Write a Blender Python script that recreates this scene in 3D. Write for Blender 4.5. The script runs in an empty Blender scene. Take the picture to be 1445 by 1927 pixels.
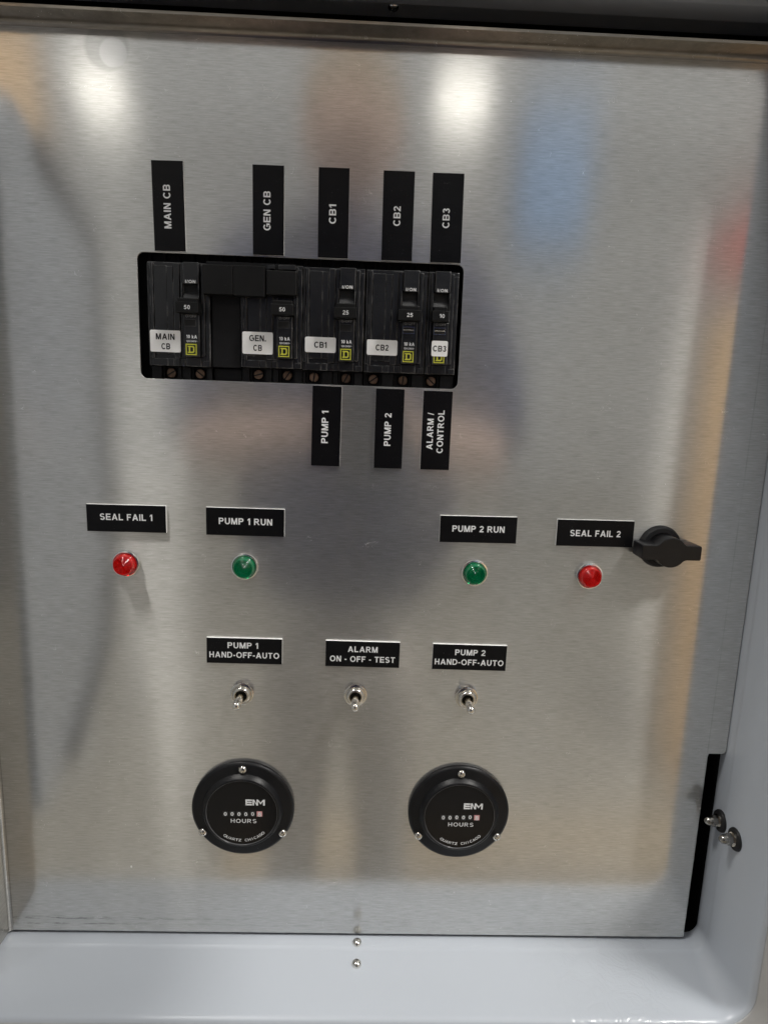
import bpy, bmesh, math, random, os
from math import radians as R, sin, cos, pi
from mathutils import Vector, Matrix
random.seed(7)
MM = 0.001
scene = bpy.context.scene
COL = scene.collection

# ------------------------------------------------------------------ camera
W, H = 767, 1024
PITCH, YAW, ROLL = 10.3486, -1.7039, 2.0083
FPX, PW, PH = 1225.5, 1445.0, 1927.0
cam_d = bpy.data.cameras.new("camera")
cam = bpy.data.objects.new("camera", cam_d)
COL.objects.link(cam)
scene.camera = cam
B = Matrix(((1, 0, 0), (0, 0, -1), (0, 1, 0)))
c, s = cos(R(PITCH)), sin(R(PITCH)); Rp = Matrix(((1, 0, 0), (0, c, -s), (0, s, c)))
c, s = cos(R(YAW)), sin(R(YAW));     Ry = Matrix(((c, 0, s), (0, 1, 0), (-s, 0, c)))
c, s = cos(R(ROLL)), sin(R(ROLL));   Rr = Matrix(((c, -s, 0), (s, c, 0), (0, 0, 1)))
M = Rr @ Rp @ Ry @ B                      # rows: camera right, down, forward
right, down, fwd = Vector(M[0]), Vector(M[1]), Vector(M[2])
cm = Matrix((right, -down, -fwd)).transposed().to_4x4()
cm.translation = Vector((-0.01242, -0.41754, 0.07628))
cam.matrix_world = cm
cam_d.sensor_fit = 'VERTICAL'
cam_d.sensor_height = 24.0
cam_d.lens = 24.0 * FPX / PH
cam_d.clip_start = 0.01
cam_d.clip_end = 100.0

# ------------------------------------------------------------------ world, exposure
world = bpy.data.worlds.new("World"); scene.world = world
world.use_nodes = True
bg = world.node_tree.nodes['Background']
bg.inputs[0].default_value = (0.99, 0.995, 0.975, 1)
bg.inputs[1].default_value = 0.51
scene.view_settings.view_transform = 'Standard'
scene.view_settings.look = 'None'
scene.view_settings.exposure = 0.0
scene.view_settings.gamma = 1.0
scene.cycles.max_bounces = 10
scene.cycles.glossy_bounces = 6
scene.cycles.transmission_bounces = 6
scene.cycles.caustics_reflective = True
scene.cycles.sample_clamp_indirect = 6.0

# ------------------------------------------------------------------ materials
def new_mat(name):
    m = bpy.data.materials.new(name); m.use_nodes = True
    nt = m.node_tree
    for n in list(nt.nodes): nt.nodes.remove(n)
    out = nt.nodes.new('ShaderNodeOutputMaterial')
    return m, nt, out
def N(nt, typ, **kw):
    n = nt.nodes.new(typ)
    for k, v in kw.items(): setattr(n, k, v)
    return n
def noise(nt, scale_vec, scale=1.0, detail=3.0, rough=0.55, coord=None, dist=0.0, loc=(0, 0, 0)):
    if coord is None:
        g = N(nt, 'ShaderNodeNewGeometry'); coord = g.outputs['Position']
    mp = N(nt, 'ShaderNodeMapping'); mp.inputs['Scale'].default_value = scale_vec
    mp.inputs['Location'].default_value = loc
    nt.links.new(coord, mp.inputs['Vector'])
    t = N(nt, 'ShaderNodeTexNoise')
    t.inputs['Scale'].default_value = scale; t.inputs['Detail'].default_value = detail
    t.inputs['Roughness'].default_value = rough; t.inputs['Distortion'].default_value = dist
    nt.links.new(mp.outputs[0], t.inputs['Vector'])
    return t.outputs['Fac']
def ramp(nt, fac, stops):
    r = N(nt, 'ShaderNodeValToRGB')
    els = r.color_ramp.elements
    while len(els) < len(stops): els.new(0.5)
    for e, (p, col) in zip(els, stops):
        e.position = p
        e.color = (*col, 1) if isinstance(col, (tuple, list)) else (col, col, col, 1)
    nt.links.new(fac, r.inputs[0])
    return r.outputs[0]
def bump(nt, hgt, strength, dist, prev=None):
    b = N(nt, 'ShaderNodeBump'); b.inputs['Strength'].default_value = strength
    b.inputs['Distance'].default_value = dist
    nt.links.new(hgt, b.inputs['Height'])
    if prev is not None: nt.links.new(prev, b.inputs['Normal'])
    return b.outputs[0]
def plastic(name, col, rough=0.4, var=0.15, bump_s=0.15, bump_scale=900, spec=0.5, dust=0.0, coat=0.0, metallic=0.0, scratch=0.0, edge_wear_glint=0.0):
    m, nt, out = new_mat(name)
    p = N(nt, 'ShaderNodeBsdfPrincipled')
    nt.links.new(p.outputs[0], out.inputs[0])
    n1 = noise(nt, (1, 1, 1), 60, 4)
    c0 = tuple(max(0, v * (1 - var)) for v in col); c1 = tuple(min(1, v * (1 + var)) for v in col)
    cr = ramp(nt, n1, [(0.3, c0), (0.7, c1)])
    if dust > 0:
        n2 = noise(nt, (1, 1, 1), 1500, 2, loc=(3, 1, 2))
        msk = ramp(nt, n2, [(0.70, 0.0), (0.76, 1.0)])
        n3 = noise(nt, (1, 1, 1), 90, 3, loc=(7, 2, 2))
        msk3 = ramp(nt, n3, [(0.45, 0.0), (0.75, 1.0)])
        mu = N(nt, 'ShaderNodeMath', operation='MULTIPLY'); nt.links.new(msk, mu.inputs[0]); nt.links.new(msk3, mu.inputs[1])
        mu2 = N(nt, 'ShaderNodeMath', operation='MULTIPLY'); nt.links.new(mu.outputs[0], mu2.inputs[0]); mu2.inputs[1].default_value = dust
        mx = N(nt, 'ShaderNodeMixRGB'); nt.links.new(mu2.outputs[0], mx.inputs[0]); nt.links.new(cr, mx.inputs[1])
        mx.inputs[2].default_value = (0.45, 0.44, 0.42, 1)
        cr = mx.outputs[0]
    if edge_wear_glint > 0:  # pale scuffed edges, doubling as painted bevel highlights
        bv = N(nt, 'ShaderNodeBevel'); bv.samples = 4; bv.inputs['Radius'].default_value = 0.0005
        gg = N(nt, 'ShaderNodeNewGeometry')
        dt = N(nt, 'ShaderNodeVectorMath', operation='DOT_PRODUCT'); nt.links.new(bv.outputs[0], dt.inputs[0]); nt.links.new(gg.outputs['True Normal'], dt.inputs[1])
        em = ramp(nt, dt.outputs['Value'], [(0.90, 1.0), (0.985, 0.0)])
        nw = ramp(nt, noise(nt, (1, 1, 0.5), 260, 3, loc=(3, 9, 2)), [(0.46, 0.0), (0.62, 1.0)])
        wm = N(nt, 'ShaderNodeMath', operation='MULTIPLY'); nt.links.new(em, wm.inputs[0]); nt.links.new(nw, wm.inputs[1])
        wm2 = N(nt, 'ShaderNodeMath', operation='MULTIPLY'); nt.links.new(wm.outputs[0], wm2.inputs[0]); wm2.inputs[1].default_value = edge_wear_glint
        mx = N(nt, 'ShaderNodeMixRGB'); nt.links.new(wm2.outputs[0], mx.inputs[0]); nt.links.new(cr, mx.inputs[1])
        mx.inputs[2].default_value = (0.40, 0.40, 0.40, 1); cr = mx.outputs[0]
    nt.links.new(cr, p.inputs['Base Color'])
    rn = noise(nt, (1, 1, 1), 45, 4, loc=(5, 5, 5))
    rr = N(nt, 'ShaderNodeMapRange'); rr.inputs[3].default_value = max(0.02, rough * 0.75); rr.inputs[4].default_value = min(1, rough * 1.3)
    nt.links.new(rn, rr.inputs[0]); nt.links.new(rr.outputs[0], p.inputs['Roughness'])
    p.inputs['Specular IOR Level'].default_value = spec
    p.inputs['Metallic'].default_value = metallic
    p.inputs['Coat Weight'].default_value = coat
    if bump_s > 0:
        nb = noise(nt, (1, 1, 1), bump_scale, 3)
        b = bump(nt, nb, bump_s, 0.0002)
        if scratch > 0:
            ns = noise(nt, (40, 40, 900), 1, 3)
            b = bump(nt, ns, scratch, 0.0002, b)
        nt.links.new(b, p.inputs['Normal'])
    return m

def brushed(name, tangent, marks=True, tint=(1, 1, 1)):
    """brushed aluminium: horizontal grain, a sharp lobe and a wide lobe smeared across the grain"""
    m, nt, out = new_mat(name)
    L = nt.links
    g = N(nt, 'ShaderNodeNewGeometry'); P = g.outputs['Position']
    sep = N(nt, 'ShaderNodeSeparateXYZ'); L.new(P, sep.inputs[0])
    tan = N(nt, 'ShaderNodeCombineXYZ')
    for i in range(3): tan.inputs[i].default_value = tangent[i]
    # relief: slow waviness of the sheet, grain, fine orange-peel sparkle
    wav = noise(nt, (1.0, 1.0, 0.55), 7, 1.5, coord=P)
    b = bump(nt, wav, 0.35, 0.0006)
    grain = noise(nt, (200, 200, 2000), 1, 3, 0.65, coord=P)
    b = bump(nt, grain, 0.20, 0.000012, b)
    peel = noise(nt, (380, 380, 1150), 1, 2, 0.6, coord=P, loc=(9, 4, 1))
    b = bump(nt, peel, 0.5, 0.000016, b)
    tone = ramp(nt, noise(nt, (95, 95, 1600), 1, 3, 0.7, coord=P, loc=(2, 2, 2)), [(0.28, (0.60, 0.595, 0.575)), (0.72, (0.90, 0.895, 0.875))])
    blot = ramp(nt, noise(nt, (1, 1, 1), 14, 5, 0.6, coord=P, loc=(4, 4, 4)), [(0.3, 0.93), (0.7, 1.0)])
    mx = N(nt, 'ShaderNodeMixRGB', blend_type='MULTIPLY'); mx.inputs[0].default_value = 1
    L.new(tone, mx.inputs[1]); L.new(blot, mx.inputs[2])
    mt_ = N(nt, 'ShaderNodeMixRGB', blend_type='MULTIPLY'); mt_.inputs[0].default_value = 1
    L.new(mx.outputs[0], mt_.inputs[1]); mt_.inputs[2].default_value = (*tint, 1)
    colr = mt_.outputs[0]
    def gauss_band(src, centre, half):
        s_ = N(nt, 'ShaderNodeMath', operation='SUBTRACT'); L.new(src, s_.inputs[0]); s_.inputs[1].default_value = centre
        a_ = N(nt, 'ShaderNodeMath', operation='ABSOLUTE'); L.new(s_.outputs[0], a_.inputs[0])
        r_ = N(nt, 'ShaderNodeMapRange'); r_.inputs[1].default_value = half; r_.inputs[2].default_value = half * 0.3
        r_.inputs[3].default_value = 0; r_.inputs[4].default_value = 1
        L.new(a_.outputs[0], r_.inputs[0]); return r_.outputs[0]
    def mul(a, bb):
        k = N(nt, 'ShaderNodeMath', operation='MULTIPLY'); L.new(a, k.inputs[0])
        if isinstance(bb, float): k.inputs[1].default_value = bb
        else: L.new(bb, k.inputs[1])
        return k.outputs[0]
    def darken(colr, fac, to):
        x = N(nt, 'ShaderNodeMixRGB'); L.new(fac, x.inputs[0]); L.new(colr, x.inputs[1]); x.inputs[2].default_value = (*to, 1); return x.outputs[0]
    dull = None
    if marks:
        # rub marks along the lower edge, scribed line at the latch side, sucker mark at the top left
        patch = ramp(nt, noise(nt, (70, 70, 500), 1, 4, 0.7, coord=P, loc=(1, 6, 3)), [(0.48, 0.0), (0.60, 1.0)])
        left = N(nt, 'ShaderNodeMapRange'); left.inputs[1].default_value = -0.10; left.inputs[2].default_value = -0.23
        left.inputs[3].default_value = 0.18; left.inputs[4].default_value = 0.75
        L.new(sep.outputs[0], left.inputs[0])
        colr = darken(colr, mul(mul(gauss_band(sep.outputs[2], -0.3065, 0.0016), patch), left.outputs[0]), (0.20, 0.20, 0.20))
        colr = darken(colr, mul(mul(gauss_band(sep.outputs[2], -0.3112, 0.0010), patch), left.outputs[0]), (0.24, 0.24, 0.24))
        vs = ramp(nt, noise(nt, (1, 1, 1), 30, 3, 0.6, coord=P), [(0.35, 0.1), (0.65, 1.0)])
        colr = darken(colr, mul(mul(gauss_band(sep.outputs[0], 0.2349, 0.0006), vs), 0.35), (0.3, 0.3, 0.3))
        def disc(cx, cz, r, soft):
            v = N(nt, 'ShaderNodeVectorMath', operation='DISTANCE'); L.new(P, v.inputs[0]); v.inputs[1].default_value = (cx, 0, cz)
            r_ = N(nt, 'ShaderNodeMapRange'); r_.inputs[1].default_value = r + soft; r_.inputs[2].default_value = r - soft
            r_.inputs[3].default_value = 0; r_.inputs[4].default_value = 1
            L.new(v.outputs['Value'], r_.inputs[0]); return r_.outputs[0]
        d1 = disc(-0.1676, 0.2655, 0.0125, 0.0012); d2 = disc(-0.1640, 0.2625, 0.0078, 0.0006)
        colr = darken(colr, mul(d1, 0.38), (0.30, 0.30, 0.31)); colr = darken(colr, mul(d2, 0.55), (0.80, 0.80, 0.80))
        dull = d2
        # fingerprints and dried wipes
        fp = ramp(nt, noise(nt, (1, 1, 1.6), 26, 6, 0.7, coord=P, dist=1.2, loc=(8, 8, 8)), [(0.62, 0.0), (0.70, 1.0)])
        colr = darken(colr, mul(fp, 0.16), (0.45, 0.45, 0.46))
    # specks of dust
    sp = ramp(nt, noise(nt, (1, 1, 1), 900, 1, 0.5, coord=P, loc=(11, 3, 5)), [(0.745, 0.0), (0.775, 1.0)])
    spm = ramp(nt, noise(nt, (1, 1, 1), 20, 3, 0.6, coord=P, loc=(1, 3, 9)), [(0.45, 0.0), (0.65, 1.0)])
    hair = ramp(nt, noise(nt, (1, 1, 1), 60, 2, 0.5, coord=P, dist=3.0, loc=(21, 3, 5)), [(0.4985, 0.0), (0.5, 1.0), (0.5015, 0.0)])
    hairm = ramp(nt, noise(nt, (1, 1, 1), 75, 2, 0.5, coord=P, loc=(2, 13, 5)), [(0.635, 0.0), (0.67, 1.0)])
    dustf = N(nt, 'ShaderNodeMath', operation='MAXIMUM'); L.new(mul(sp, spm), dustf.inputs[0]); L.new(mul(hair, hairm), dustf.inputs[1])
    g1 = N(nt, 'ShaderNodeBsdfAnisotropic'); g1.inputs['Roughness'].default_value = 0.14; g1.inputs['Anisotropy'].default_value = 0.35
    g2 = N(nt, 'ShaderNodeBsdfAnisotropic'); g2.inputs['Roughness'].default_value = 0.32; g2.inputs['Anisotropy'].default_value = 0.83
    for g_ in (g1, g2):
        L.new(colr, g_.inputs['Color']); L.new(b, g_.inputs['Normal']); L.new(tan.outputs[0], g_.inputs['Tangent'])
    mix = N(nt, 'ShaderNodeMixShader')
    mf = N(nt, 'ShaderNodeMapRange'); mf.inputs[3].default_value = 0.22; mf.inputs[4].default_value = 0.40
    L.new(noise(nt, (8, 8, 30), 1, 4, 0.6, coord=P, loc=(6, 1, 1)), mf.inputs[0]); L.new(mf.outputs[0], mix.inputs[0])
    L.new(g1.outputs[0], mix.inputs[1]); L.new(g2.outputs[0], mix.inputs[2])
    df = N(nt, 'ShaderNodeBsdfDiffuse'); L.new(colr, df.inputs[0])
    mix2 = N(nt, 'ShaderNodeMixShader'); mix2.inputs[0].default_value = 0.08
    L.new(mix.outputs[0], mix2.inputs[1]); L.new(df.outputs[0], mix2.inputs[2])
    dd = N(nt, 'ShaderNodeBsdfDiffuse'); dd.inputs[0].default_value = (0.75, 0.75, 0.74, 1)
    mix3 = N(nt, 'ShaderNodeMixShader'); L.new(mul(dustf.outputs[0], 0.7), mix3.inputs[0])
    L.new(mix2.outputs[0], mix3.inputs[1]); L.new(dd.outputs[0], mix3.inputs[2])
    L.new(mix3.outputs[0], out.inputs[0])
    return m

def emitter(name, col, strength):
    m, nt, out = new_mat(name)
    e = N(nt, 'ShaderNodeEmission'); e.inputs[0].default_value = (*col, 1); e.inputs[1].default_value = strength
    nt.links.new(e.outputs[0], out.inputs[0]); return m
def lens_mat(name, col, deep):
    m, nt, out = new_mat(name)
    p = N(nt, 'ShaderNodeBsdfPrincipled')
    p.inputs['Base Color'].default_value = (*col, 1); p.inputs['Roughness'].default_value = 0.16
    p.inputs['Transmission Weight'].default_value = 0.62; p.inputs['IOR'].default_value = 1.48
    p.inputs['Coat Weight'].default_value = 0.4; p.inputs['Coat Roughness'].default_value = 0.05
    nt.links.new(p.outputs[0], out.inputs[0]); return m

def gelcoat():
    m, nt, out = new_mat('grey_gelcoat'); L = nt.links
    p = N(nt, 'ShaderNodeBsdfPrincipled'); L.new(p.outputs[0], out.inputs[0])
    g = N(nt, 'ShaderNodeNewGeometry'); P = g.outputs['Position']
    sep = N(nt, 'ShaderNodeSeparateXYZ'); L.new(P, sep.inputs[0])
    p.inputs['Base Color'].default_value = (0.405, 0.435, 0.480, 1)
    mr = N(nt, 'ShaderNodeMapRange'); mr.inputs[3].default_value = 0.22; mr.inputs[4].default_value = 0.38
    L.new(noise(nt, (1, 1, 1), 25, 3, 0.5, coord=P, loc=(4, 4, 1)), mr.inputs[0]); p.inputs['Roughness'].default_value = 0.30
    n1 = noise(nt, (1, 1, 1), 40, 2, 0.5, coord=P)
    b = bump(nt, n1, 0.25, 0.0006)
    peel = noise(nt, (1, 1, 1), 420, 2, 0.5, coord=P); b = bump(nt, peel, 0.2, 0.00008, b)
    # wrinkled resin: one patch towards the right of the sill, one at the far left
    def patch(cx, r):
        s1 = N(nt, 'ShaderNodeMath', operation='SUBTRACT'); L.new(sep.outputs[0], s1.inputs[0]); s1.inputs[1].default_value = cx
        a1 = N(nt, 'ShaderNodeMath', operation='ABSOLUTE'); L.new(s1.outputs[0], a1.inputs[0])
        r1 = N(nt, 'ShaderNodeMapRange'); r1.inputs[1].default_value = r; r1.inputs[2].default_value = r * .4; r1.inputs[3].default_value = 0; r1.inputs[4].default_value = 1
        L.new(a1.outputs[0], r1.inputs[0]); return r1.outputs[0]
    mxx = N(nt, 'ShaderNodeMath', operation='MAXIMUM'); L.new(patch(0.165, 0.060), mxx.inputs[0]); L.new(patch(-0.29, 0.045), mxx.inputs[1])
    low = N(nt, 'ShaderNodeMath', operation='LESS_THAN'); L.new(sep.outputs[2], low.inputs[0]); low.inputs[1].default_value = -0.27
    lm = N(nt, 'ShaderNodeMath', operation='MULTIPLY'); L.new(mxx.outputs[0], lm.inputs[0]); L.new(low.outputs[0], lm.inputs[1]); mxx = lm
    wr = noise(nt, (1, 1, 0.3), 75, 3, 0.55, coord=P, dist=2.2, loc=(3, 3, 3))
    ml = N(nt, 'ShaderNodeMath', operation='MULTIPLY'); L.new(wr, ml.inputs[0]); L.new(mxx.outputs[0], ml.inputs[1])
    b = bump(nt, ml.outputs[0], 0.5, 0.0018, b)
    L.new(b, p.inputs['Normal'])
    L.new(mxx.outputs[0], p.inputs['Coat Weight']); p.inputs['Coat Roughness'].default_value = 0.06
    L.new(b, p.inputs['Coat Normal'])
    return m
MT = dict(
    panel=brushed('brushed_aluminium', (1, 0, 0)),
    flange_side=brushed('brushed_aluminium_side_shaded', (0, 1, 0), marks=False, tint=(0.70, 0.69, 0.67)),  # darker tint puts the side flange's shade into its colour
    flange_top=brushed('brushed_aluminium_top_shaded', (1, 0, 0), marks=False, tint=(0.44, 0.395, 0.35)),  # brown tint paints in the dim floor reflection under the flange
    cabinet=gelcoat(),
    face=plastic('grey_face', (0.36, 0.36, 0.36), 0.5, 0.06, 0.2, 300),
    rubber_shade=plastic('black_rubber_and_shade', (0.010, 0.010, 0.011), 0.55, spec=0.3),  # black rubber; also serves as painted shade inside the cabinet
    plate_black=plastic('engraved_black', (0.004, 0.004, 0.005), 0.30, 0.25, 0.25, 700, dust=0.35, scratch=0.25, spec=0.2),
    plate_core=plastic('white_core', (0.78, 0.78, 0.77), 0.45, 0.03, 0),
    ink_white=plastic('white_lettering', (0.80, 0.81, 0.82), 0.5, 0.02, 0),
    ink_dim=plastic('worn_lettering', (0.42, 0.42, 0.42), 0.5, 0.3, 0),
    ink_yellow=plastic('yellow_ink', (0.52, 0.52, 0.05), 0.5, 0.08, 0),
    ink_black=plastic('black_ink', (0.01, 0.01, 0.01), 0.5, 0.05, 0),
    breaker=plastic('breaker_black', (0.007, 0.0075, 0.0085), 0.30, 0.3, 0.4, 500, dust=0.6, scratch=0.35, spec=0.7, edge_wear_glint=0.7),
    breaker_dark=plastic('breaker_recess', (0.008, 0.008, 0.009), 0.5, 0.2, 0.3, 500, dust=0.2, spec=0.25),
    handle=plastic('handle_black', (0.005, 0.005, 0.005), 0.42, 0.2, 0.3, 900, dust=0.3, spec=0.3),
    barrel=plastic('ribbed_barrel', (0.05, 0.05, 0.052), 0.35, 0.5, 0.9, 1600, dust=0.8),
    sticker=plastic('white_sticker', (0.93, 0.93, 0.92), 0.35, 0.02, 0.05, 300),
    copper=plastic('tarnished_screw', (0.26, 0.175, 0.12), 0.42, 0.5, 0.4, 900, metallic=0.85),
    chrome=plastic('nickel', (0.74, 0.71, 0.65), 0.14, 0.06, 0.05, 900, metallic=1.0),
    steel=plastic('bezel_steel', (0.80, 0.79, 0.76), 0.20, 0.08, 0.1, 900, metallic=1.0),
    darkhole=plastic('dark_hole', (0.006, 0.006, 0.006), 0.6, 0.1, 0),
    meter=plastic('meter_black', (0.007, 0.007, 0.008), 0.36, 0.2, 0.35, 900, dust=0.6, spec=0.25),
    meter_glass=plastic('meter_window', (0.006, 0.006, 0.007), 0.13, 0.1, 0.02, 60, dust=0.35, spec=0.25),
    knob=plastic('knob_black', (0.008, 0.008, 0.009), 0.33, 0.25, 0.5, 1100, dust=0.15, spec=0.4),
    knob_base=plastic('knob_base_black', (0.012, 0.012, 0.013), 0.55, 0.25, 0.9, 1500, dust=0.2, spec=0.35),
    red=lens_mat('red_lens', (0.85, 0.012, 0.010), 1), green=lens_mat('green_lens', (0.0, 0.30, 0.12), 1),
    red_core=plastic('red_core', (0.75, 0.01, 0.008), 0.4, 0.1, 0), green_core=plastic('green_core', (0.0, 0.28, 0.10), 0.4, 0.1, 0),
    clear=None,
    seal_grey=plastic('grey_foam_seal', (0.13, 0.13, 0.135), 0.7),
    nut_steel=plastic('dull_nut', (0.30, 0.29, 0.27), 0.25, 0.1, 0.1, 900, metallic=1.0),
    ring_grey=plastic('clear_edge', (0.10, 0.10, 0.105), 0.2, 0.3, 0.3, 300, dust=0.5),
    digit_bg=plastic('digit_drum', (0.012, 0.012, 0.012), 0.5, 0.1, 0),
    digit_red=plastic('digit_drum_pale', (0.72, 0.36, 0.36), 0.5, 0.1, 0),
    speck=plastic('paint_speck', (0.85, 0.85, 0.85), 0.6, 0, 0),
    floor=plastic('concrete', (0.34, 0.315, 0.27), 0.55, 0.2, 0.3, 60),
    wood=plastic('plywood', (0.50, 0.40, 0.27), 0.6, 0.2, 0.2, 40),
    card=plastic('cardboard', (0.80, 0.55, 0.31), 0.7, 0.08, 0.1, 40),
    blue=plastic('blue_drum', (0.10, 0.24, 0.48), 0.4, 0.1, 0.1, 40),
    redp=plastic('red_crate_plastic', (0.60, 0.07, 0.06), 0.4, 0.1, 0.1, 40),
    shirt=plastic('navy_cloth', (0.016, 0.026, 0.085), 0.9, 0.15, 0.3, 300, spec=0.08),
    skin=plastic('skin', (0.60, 0.41, 0.33), 0.5, 0.08, 0.1, 200),
    trousers=plastic('taupe_trousers', (0.52, 0.48, 0.43), 0.85, 0.15, 0.3, 300),
    hair=plastic('fair_hair', (0.30, 0.22, 0.12), 0.6, 0.2, 0.3, 300),
    phone=plastic('phone_back', (0.03, 0.035, 0.05), 0.25, 0.1, 0),
    housing=plastic('white_enamel', (0.7, 0.7, 0.7), 0.4, 0.02, 0),
    tube=emitter('lamp_diffuser', (1.0, 0.96, 0.88), 18.0),
    tube_near=emitter('near_lamp_diffuser', (1.0, 0.97, 0.92), 100.0),
)
m, nt, out = new_mat('clear_screw')
p = N(nt, 'ShaderNodeBsdfPrincipled'); p.inputs['Base Color'].default_value = (0.75, 0.74, 0.70, 1)
p.inputs['Metallic'].default_value = 1.0; p.inputs['Roughness'].default_value = 0.10
nt.links.new(p.outputs[0], out.inputs[0]); MT['clear'] = m

# ------------------------------------------------------------------ helpers (all coordinates in millimetres)
def thing(name, label, cat, loc=(0, 0, 0), group=None):
    o = bpy.data.objects.new(name, None); COL.objects.link(o)
    o.location = Vector(loc) * MM; o.empty_display_size = 0.01
    o['label'] = label; o['category'] = cat
    if group: o['group'] = group
    return o
def obj(name, bm_or_me, mat, parent=None, smooth=False, loc=(0, 0, 0), rot=None):
    if isinstance(bm_or_me, bmesh.types.BMesh):
        me = bpy.data.meshes.new(name)
        bmesh.ops.recalc_face_normals(bm_or_me, faces=bm_or_me.faces[:])
        bm_or_me.to_mesh(me); bm_or_me.free()
        me.transform(Matrix.Scale(MM, 4))
    else: me = bm_or_me
    if mat is not None and not me.materials: me.materials.append(mat)
    if smooth:
        for p_ in me.polygons: p_.use_smooth = True
        if hasattr(me, 'set_sharp_from_angle'): me.set_sharp_from_angle(angle=R(38))
    o = bpy.data.objects.new(name, me); COL.objects.link(o)
    o.parent = parent; o.location = Vector(loc) * MM
    if rot: o.rotation_euler = rot
    return o
def BM(): return bmesh.new()
def box(bm, x0, x1, y0, y1, z0, z1, bev=0.0, seg=2):
    r = bmesh.ops.create_cube(bm, size=1.0)
    vs = r['verts']
    for v in vs:
        v.co = Vector(((x0 + x1) / 2 + v.co.x * (x1 - x0), (y0 + y1) / 2 + v.co.y * (y1 - y0), (z0 + z1) / 2 + v.co.z * (z1 - z0)))
    if bev > 0:
        es = list({e for v in vs for e in v.link_edges})
        bmesh.ops.bevel(bm, geom=es, offset=bev, segments=seg, affect='EDGES', profile=0.5)
    return bm
def lathe(bm, prof, seg=48, centre=(0, 0), knurl=None):
    """prof: list of (r, y); turns about the Y axis; cx, cz = centre"""
    rings = []
    for r, y in prof:
        if r < 1e-6: rings.append([bm.verts.new((centre[0], y, centre[1]))]); continue
        ring = []
        for k in range(seg):
            rr = r
            if knurl and knurl[0](r, y) : rr = r + (knurl[1] if k % 2 else 0)
            a = 2 * pi * k / seg
            ring.append(bm.verts.new((centre[0] + rr * cos(a), y, centre[1] + rr * sin(a))))
        rings.append(ring)
    for a, b in zip(rings[:-1], rings[1:]):
        for k in range(seg):
            k2 = (k + 1) % seg
            if len(a) == 1 and len(b) == 1: continue
            if len(a) == 1: bm.faces.new((a[0], b[k], b[k2]))
            elif len(b) == 1: bm.faces.new((a[k], b[0], a[k2]))
            else: bm.faces.new((a[k], b[k], b[k2], a[k2]))
    return bm
def curve_mesh(name, loops, thick, y_front, bev=0.0):
    """filled outline in XZ with holes, solid from y_front to y_front+thick; returns mesh (metres)"""
    cu = bpy.data.curves.new(name, 'CURVE'); cu.dimensions = '2D'; cu.fill_mode = 'BOTH'
    cu.extrude = thick * MM / 2 - bev * MM; cu.bevel_depth = bev * MM; cu.bevel_resolution = 1
    if bev: cu.offset = -bev * MM
    for lp in loops:
        sp = cu.splines.new('POLY'); sp.points.add(len(lp) - 1)
        for pt, (x, z) in zip(sp.points, lp): pt.co = (x * MM, z * MM, 0, 1)
        sp.use_cyclic_u = True
    o = bpy.data.objects.new(name, cu); COL.objects.link(o)
    me = bpy.data.meshes.new_from_object(o)
    bpy.data.objects.remove(o); bpy.data.curves.remove(cu)
    me.transform(Matrix.Translation((0, (y_front + thick / 2) * MM, 0)) @ Matrix.Rotation(R(90), 4, 'X'))
    me.materials.clear(); me.name = name
    return me
def rrect(x0, x1, z0, z1, r, n=6):
    pts = []
    for cx, cz, a0 in ((x1 - r, z1 - r, 0), (x0 + r, z1 - r, 90), (x0 + r, z0 + r, 180), (x1 - r, z0 + r, 270)):
        for k in range(n + 1):
            a = R(a0 + 90 * k / n); pts.append((cx + r * cos(a), cz + r * sin(a)))
    return pts
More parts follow.
